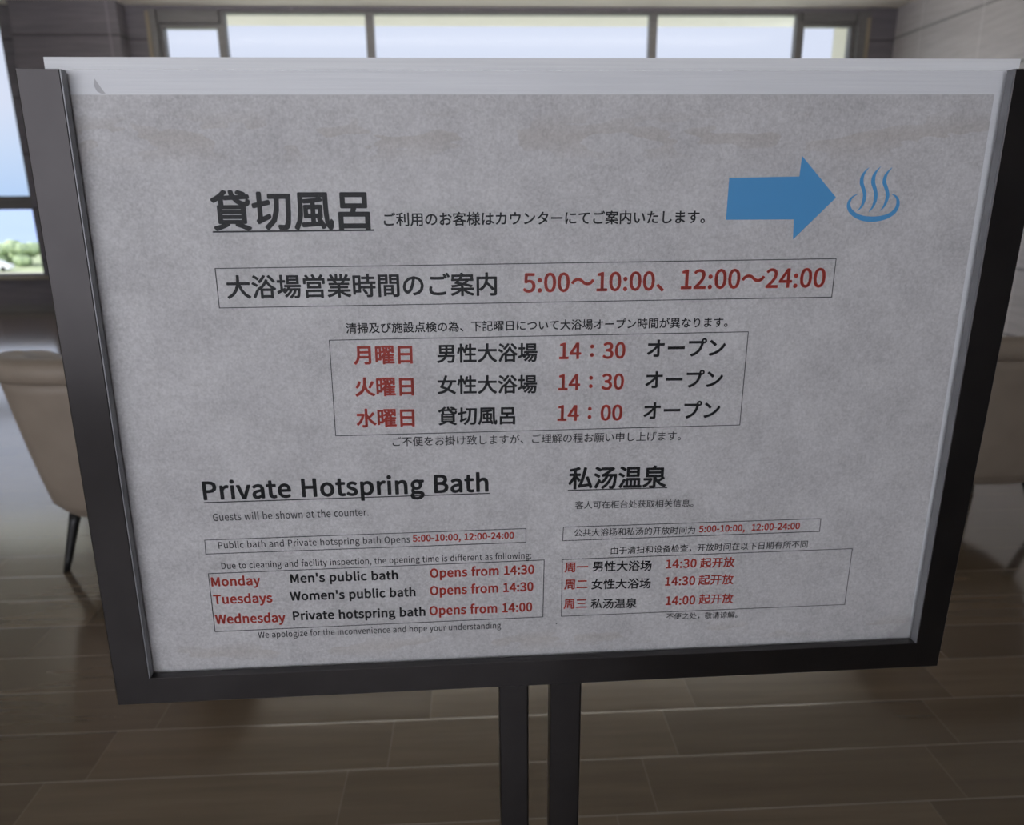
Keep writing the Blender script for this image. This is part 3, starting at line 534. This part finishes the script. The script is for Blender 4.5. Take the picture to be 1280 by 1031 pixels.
# ------------------------------------------------------------------ tub armchairs
def make_armchair(label, loc, rz):
    """chair origin on the floor at its middle; its back faces local -y"""
    t = thing('armchair', label, 'armchair', loc, rz, 'tan tub armchairs')
    # outer shell: open-fronted tub, built as a thick wall round the back and both arms
    nz, na = 12, 48
    def outline(z, inset):
        k = (z - 0.225) / (0.735 - 0.225); k = max(0.0, min(1.0, k))
        a = 0.235 + 0.090 * k ** 0.8 - inset; b = 0.245 + 0.085 * k ** 0.8 - inset
        if z < 0.27: r = (0.27 - z) / 0.045; a -= 0.035 * r * r; b -= 0.035 * r * r
        return a, b
    def pt(th, a, b, p=3.2):
        c, s_ = math.cos(th), math.sin(th)
        return a * math.copysign(abs(c) ** (2 / p), c), b * math.copysign(abs(s_) ** (2 / p), s_)
    th0, th1 = math.radians(90 + 52), math.radians(450 - 52)
    V, Fc = [], []
    zs = [0.225 + (0.735 - 0.225) * (i / (nz - 1)) ** 1.0 for i in range(nz)]
    zs[1] = 0.240; zs[2] = 0.27
    for i in range(na + 1):
        th = th0 + (th1 - th0) * i / na
        drop = 0.14 * max(0.0, (abs(i / na - 0.5) - 0.28) / 0.22) ** 1.4       # the arms run lower than the back
        for z in zs:
            zz = 0.225 + (z - 0.225) * (0.735 - drop - 0.225) / (0.735 - 0.225)
            a, b = outline(zz, 0.0); x, y = pt(th, a, b); V.append((x, y, zz))
        for z in reversed(zs):
            zz = 0.225 + (z - 0.225) * (0.735 - drop - 0.225) / (0.735 - 0.225)
            a, b = outline(zz, 0.075); x, y = pt(th, a, b); V.append((x, y, zz))
    n = 2 * nz
    for i in range(na):
        for k in range(n): Fc.append((i * n + k, i * n + (k + 1) % n, (i + 1) * n + (k + 1) % n, (i + 1) * n + k))
    Fc.append(tuple(range(n))); Fc.append(tuple(na * n + k for k in range(n - 1, -1, -1)))
    bm = bmesh.new(); bm.from_mesh(mesh_of('tub_shell', V, Fc))
    link('tub_shell', from_bm('tub_shell', bm), M_LEATHER, t, True)
    # padded roll along the top of back and arms
    V, Fc = [], []; m_ = 14
    for i in range(na + 1):
        th = th0 + (th1 - th0) * i / na
        drop = 0.14 * max(0.0, (abs(i / na - 0.5) - 0.28) / 0.22) ** 1.4
        a, b = outline(0.735, 0.030); x, y = pt(th, a, b)
        nx, ny = x, y; l_ = math.hypot(nx, ny); nx /= l_; ny /= l_
        sc_ = 1.0 if 0 < i < na else 0.55
        for k in range(m_):
            g = 2 * math.pi * k / m_
            ro, rz_ = 0.058 * sc_ * math.copysign(abs(math.cos(g)) ** 0.8, math.cos(g)), 0.043 * sc_ * math.copysign(abs(math.sin(g)) ** 0.75, math.sin(g))
            V.append((x + nx * ro, y + ny * ro, 0.765 - drop + rz_))
    for i in range(na):
        for k in range(m_): Fc.append((i * m_ + k, i * m_ + (k + 1) % m_, (i + 1) * m_ + (k + 1) % m_, (i + 1) * m_ + k))
    Fc.append(tuple(range(m_))); Fc.append(tuple(na * m_ + k for k in range(m_ - 1, -1, -1)))
    bm = bmesh.new(); bm.from_mesh(mesh_of('top_roll', V, Fc))
    link('top_roll', from_bm('top_roll', bm), M_LEATHER, t, True)
    lathe_sections('seat_base', [(0.205, 0.17, 0.18, 0, 0), (0.212, 0.20, 0.21, 0, 0), (0.235, 0.222, 0.232, 0, 0), (0.33, 0.225, 0.238, 0, 0.01)], 40, M_LEATHER, t, 3.2)
    lathe_sections('seat_cushion', [(0.33, 0.205, 0.215, 0, 0.03), (0.34, 0.222, 0.235, 0, 0.03), (0.40, 0.225, 0.24, 0, 0.03), (0.425, 0.205, 0.215, 0, 0.03), (0.432, 0.15, 0.16, 0, 0.03)], 40, M_LEATHER, t, 3.2)
    for sx in (-1, 1):
        for sy in (-1, 1):
            tx, ty = sx * 0.155, sy * 0.165; bx_, by_ = sx * 0.205, sy * 0.20
            secs = []
            for k in range(6):
                f_ = k / 5
                secs.append((0.215 * f_, 0.012 + 0.009 * f_, 0.012 + 0.009 * f_, bx_ + (tx - bx_) * f_, by_ + (ty - by_) * f_))
            lathe_sections('leg', secs, 16, M_BLACKWOOD, t)
    return t
chair = make_armchair('tan tub armchair with black tapered legs in front of the low seaview window', (-1.305, 2.72, 0), 0.0)
def copy_tree(o, parent=None):
    c = o.copy(); COL.objects.link(c)
    if parent: c.parent = parent
    for ch in list(o.children): copy_tree(ch, c)
    return c
chair2 = copy_tree(chair)
chair2.location = (2.0, 2.81, 0); chair2.rotation_euler = (0, 0, 0)
chair2['label'] = 'tan tub armchair near the grey panelled wall, mostly hidden by the notice board'

# ------------------------------------------------------------------ beyond the windows
def tree(label, x, y, h, w, seed, name='coastal_tree'):
    t = thing(name, label, 'tree', (x, y, -8.02), 0, 'trees at the edge of the lawn')
    rnd = random.Random(seed)
    bm = bmesh.new()
    for k in range(9):
        r = bmesh.ops.create_icosphere(bm, subdivisions=3, radius=1.0)
        cx_, cy_, cz_ = rnd.uniform(-.5, .5) * w, rnd.uniform(-.4, .4) * w, h * rnd.uniform(0.22, 0.80)
        rr = w * rnd.uniform(0.22, 0.36)
        for q_ in r['verts']:
            d = 1.0 + 0.35 * noise.noise(q_.co * 3.0 + Vector((seed, k, 0)))
            q_.co = Vector((cx_ + q_.co.x * rr * d, cy_ + q_.co.y * rr * d, max(0.1, min(h, cz_ + q_.co.z * rr * 0.75 * d))))
    link('foliage', from_bm('foliage', bm), M_LEAF, t, True)
    lathe_sections('trunk', [(0, .16, .16, 0, 0), (h * .25, .11, .11, .05, 0), (h * .6, .06, .06, -.05, .05)], 10, M_BARK, t)
    return t
tree('tallest pale green tree beyond the low seaview window', -66.3, 115, 3.9, 3.6, 3)
tree('low green bush to the left of the tallest tree, behind the white car', -71.6, 117.5, 3.2, 4.4, 5)
tree('low green bush to the right of the tallest tree, by the window jamb', -60.4, 117, 2.9, 4.4, 9)

car = thing('car', 'white car parked on the lawn in front of the bushes', 'car', (-65.5, 106.5, -7.99), math.radians(8))
prof = [(-2.1, 0.25), (-2.15, 0.65), (-1.95, 0.92), (-1.25, 1.02), (-0.75, 1.40), (0.2, 1.47), (0.85, 1.36), (1.35, 0.98), (2.0, 0.85), (2.12, 0.55), (2.08, 0.25)]
V, Fc = [], []
for yy_, k in ((-0.82, 0.94), (-0.74, 1.0), (0.74, 1.0), (0.82, 0.94)):
    V += [(x * k, yy_, 0.25 + (z - 0.25) * k) for x, z in prof]
n = len(prof)
for j in range(3):
    for i in range(n): Fc.append((j * n + i, j * n + (i + 1) % n, (j + 1) * n + (i + 1) % n, (j + 1) * n + i))
Fc += [tuple(range(n)), tuple(range(4 * n - 1, 3 * n - 1, -1))]
bm = bmesh.new(); bm.from_mesh(mesh_of('body', V, Fc)); link('body', from_bm('body', bm), M_CARPAINT, car)
for s_ in (-1, 1):
    y0, y1 = sorted((s_ * 0.79, s_ * 0.825))
    V = [(-0.98, y0, 1.02), (1.02, y0, 1.0), (0.72, y0, 1.27), (-0.62, y0, 1.31), (-0.98, y1, 1.02), (1.02, y1, 1.0), (0.72, y1, 1.27), (-0.62, y1, 1.31)]
    bm = bmesh.new(); bm.from_mesh(mesh_of('side_window', V, [(0, 1, 2, 3), (7, 6, 5, 4), (0, 4, 5, 1), (1, 5, 6, 2), (2, 6, 7, 3), (3, 7, 4, 0)]))
    link('side_window', from_bm('side_window', bm), M_CARGLASS, car)
    for xw in (-1.3, 1.28):
        bm = bmesh.new(); bmesh.ops.create_cone(bm, cap_ends=True, segments=24, radius1=0.32, radius2=0.32, depth=0.2, matrix=Matrix.Translation((xw, s_ * 0.76, 0.32)) @ Matrix.Rotation(math.pi / 2, 4, 'X'))
        link('wheel', from_bm('wheel', bm), M_TYRE, car)
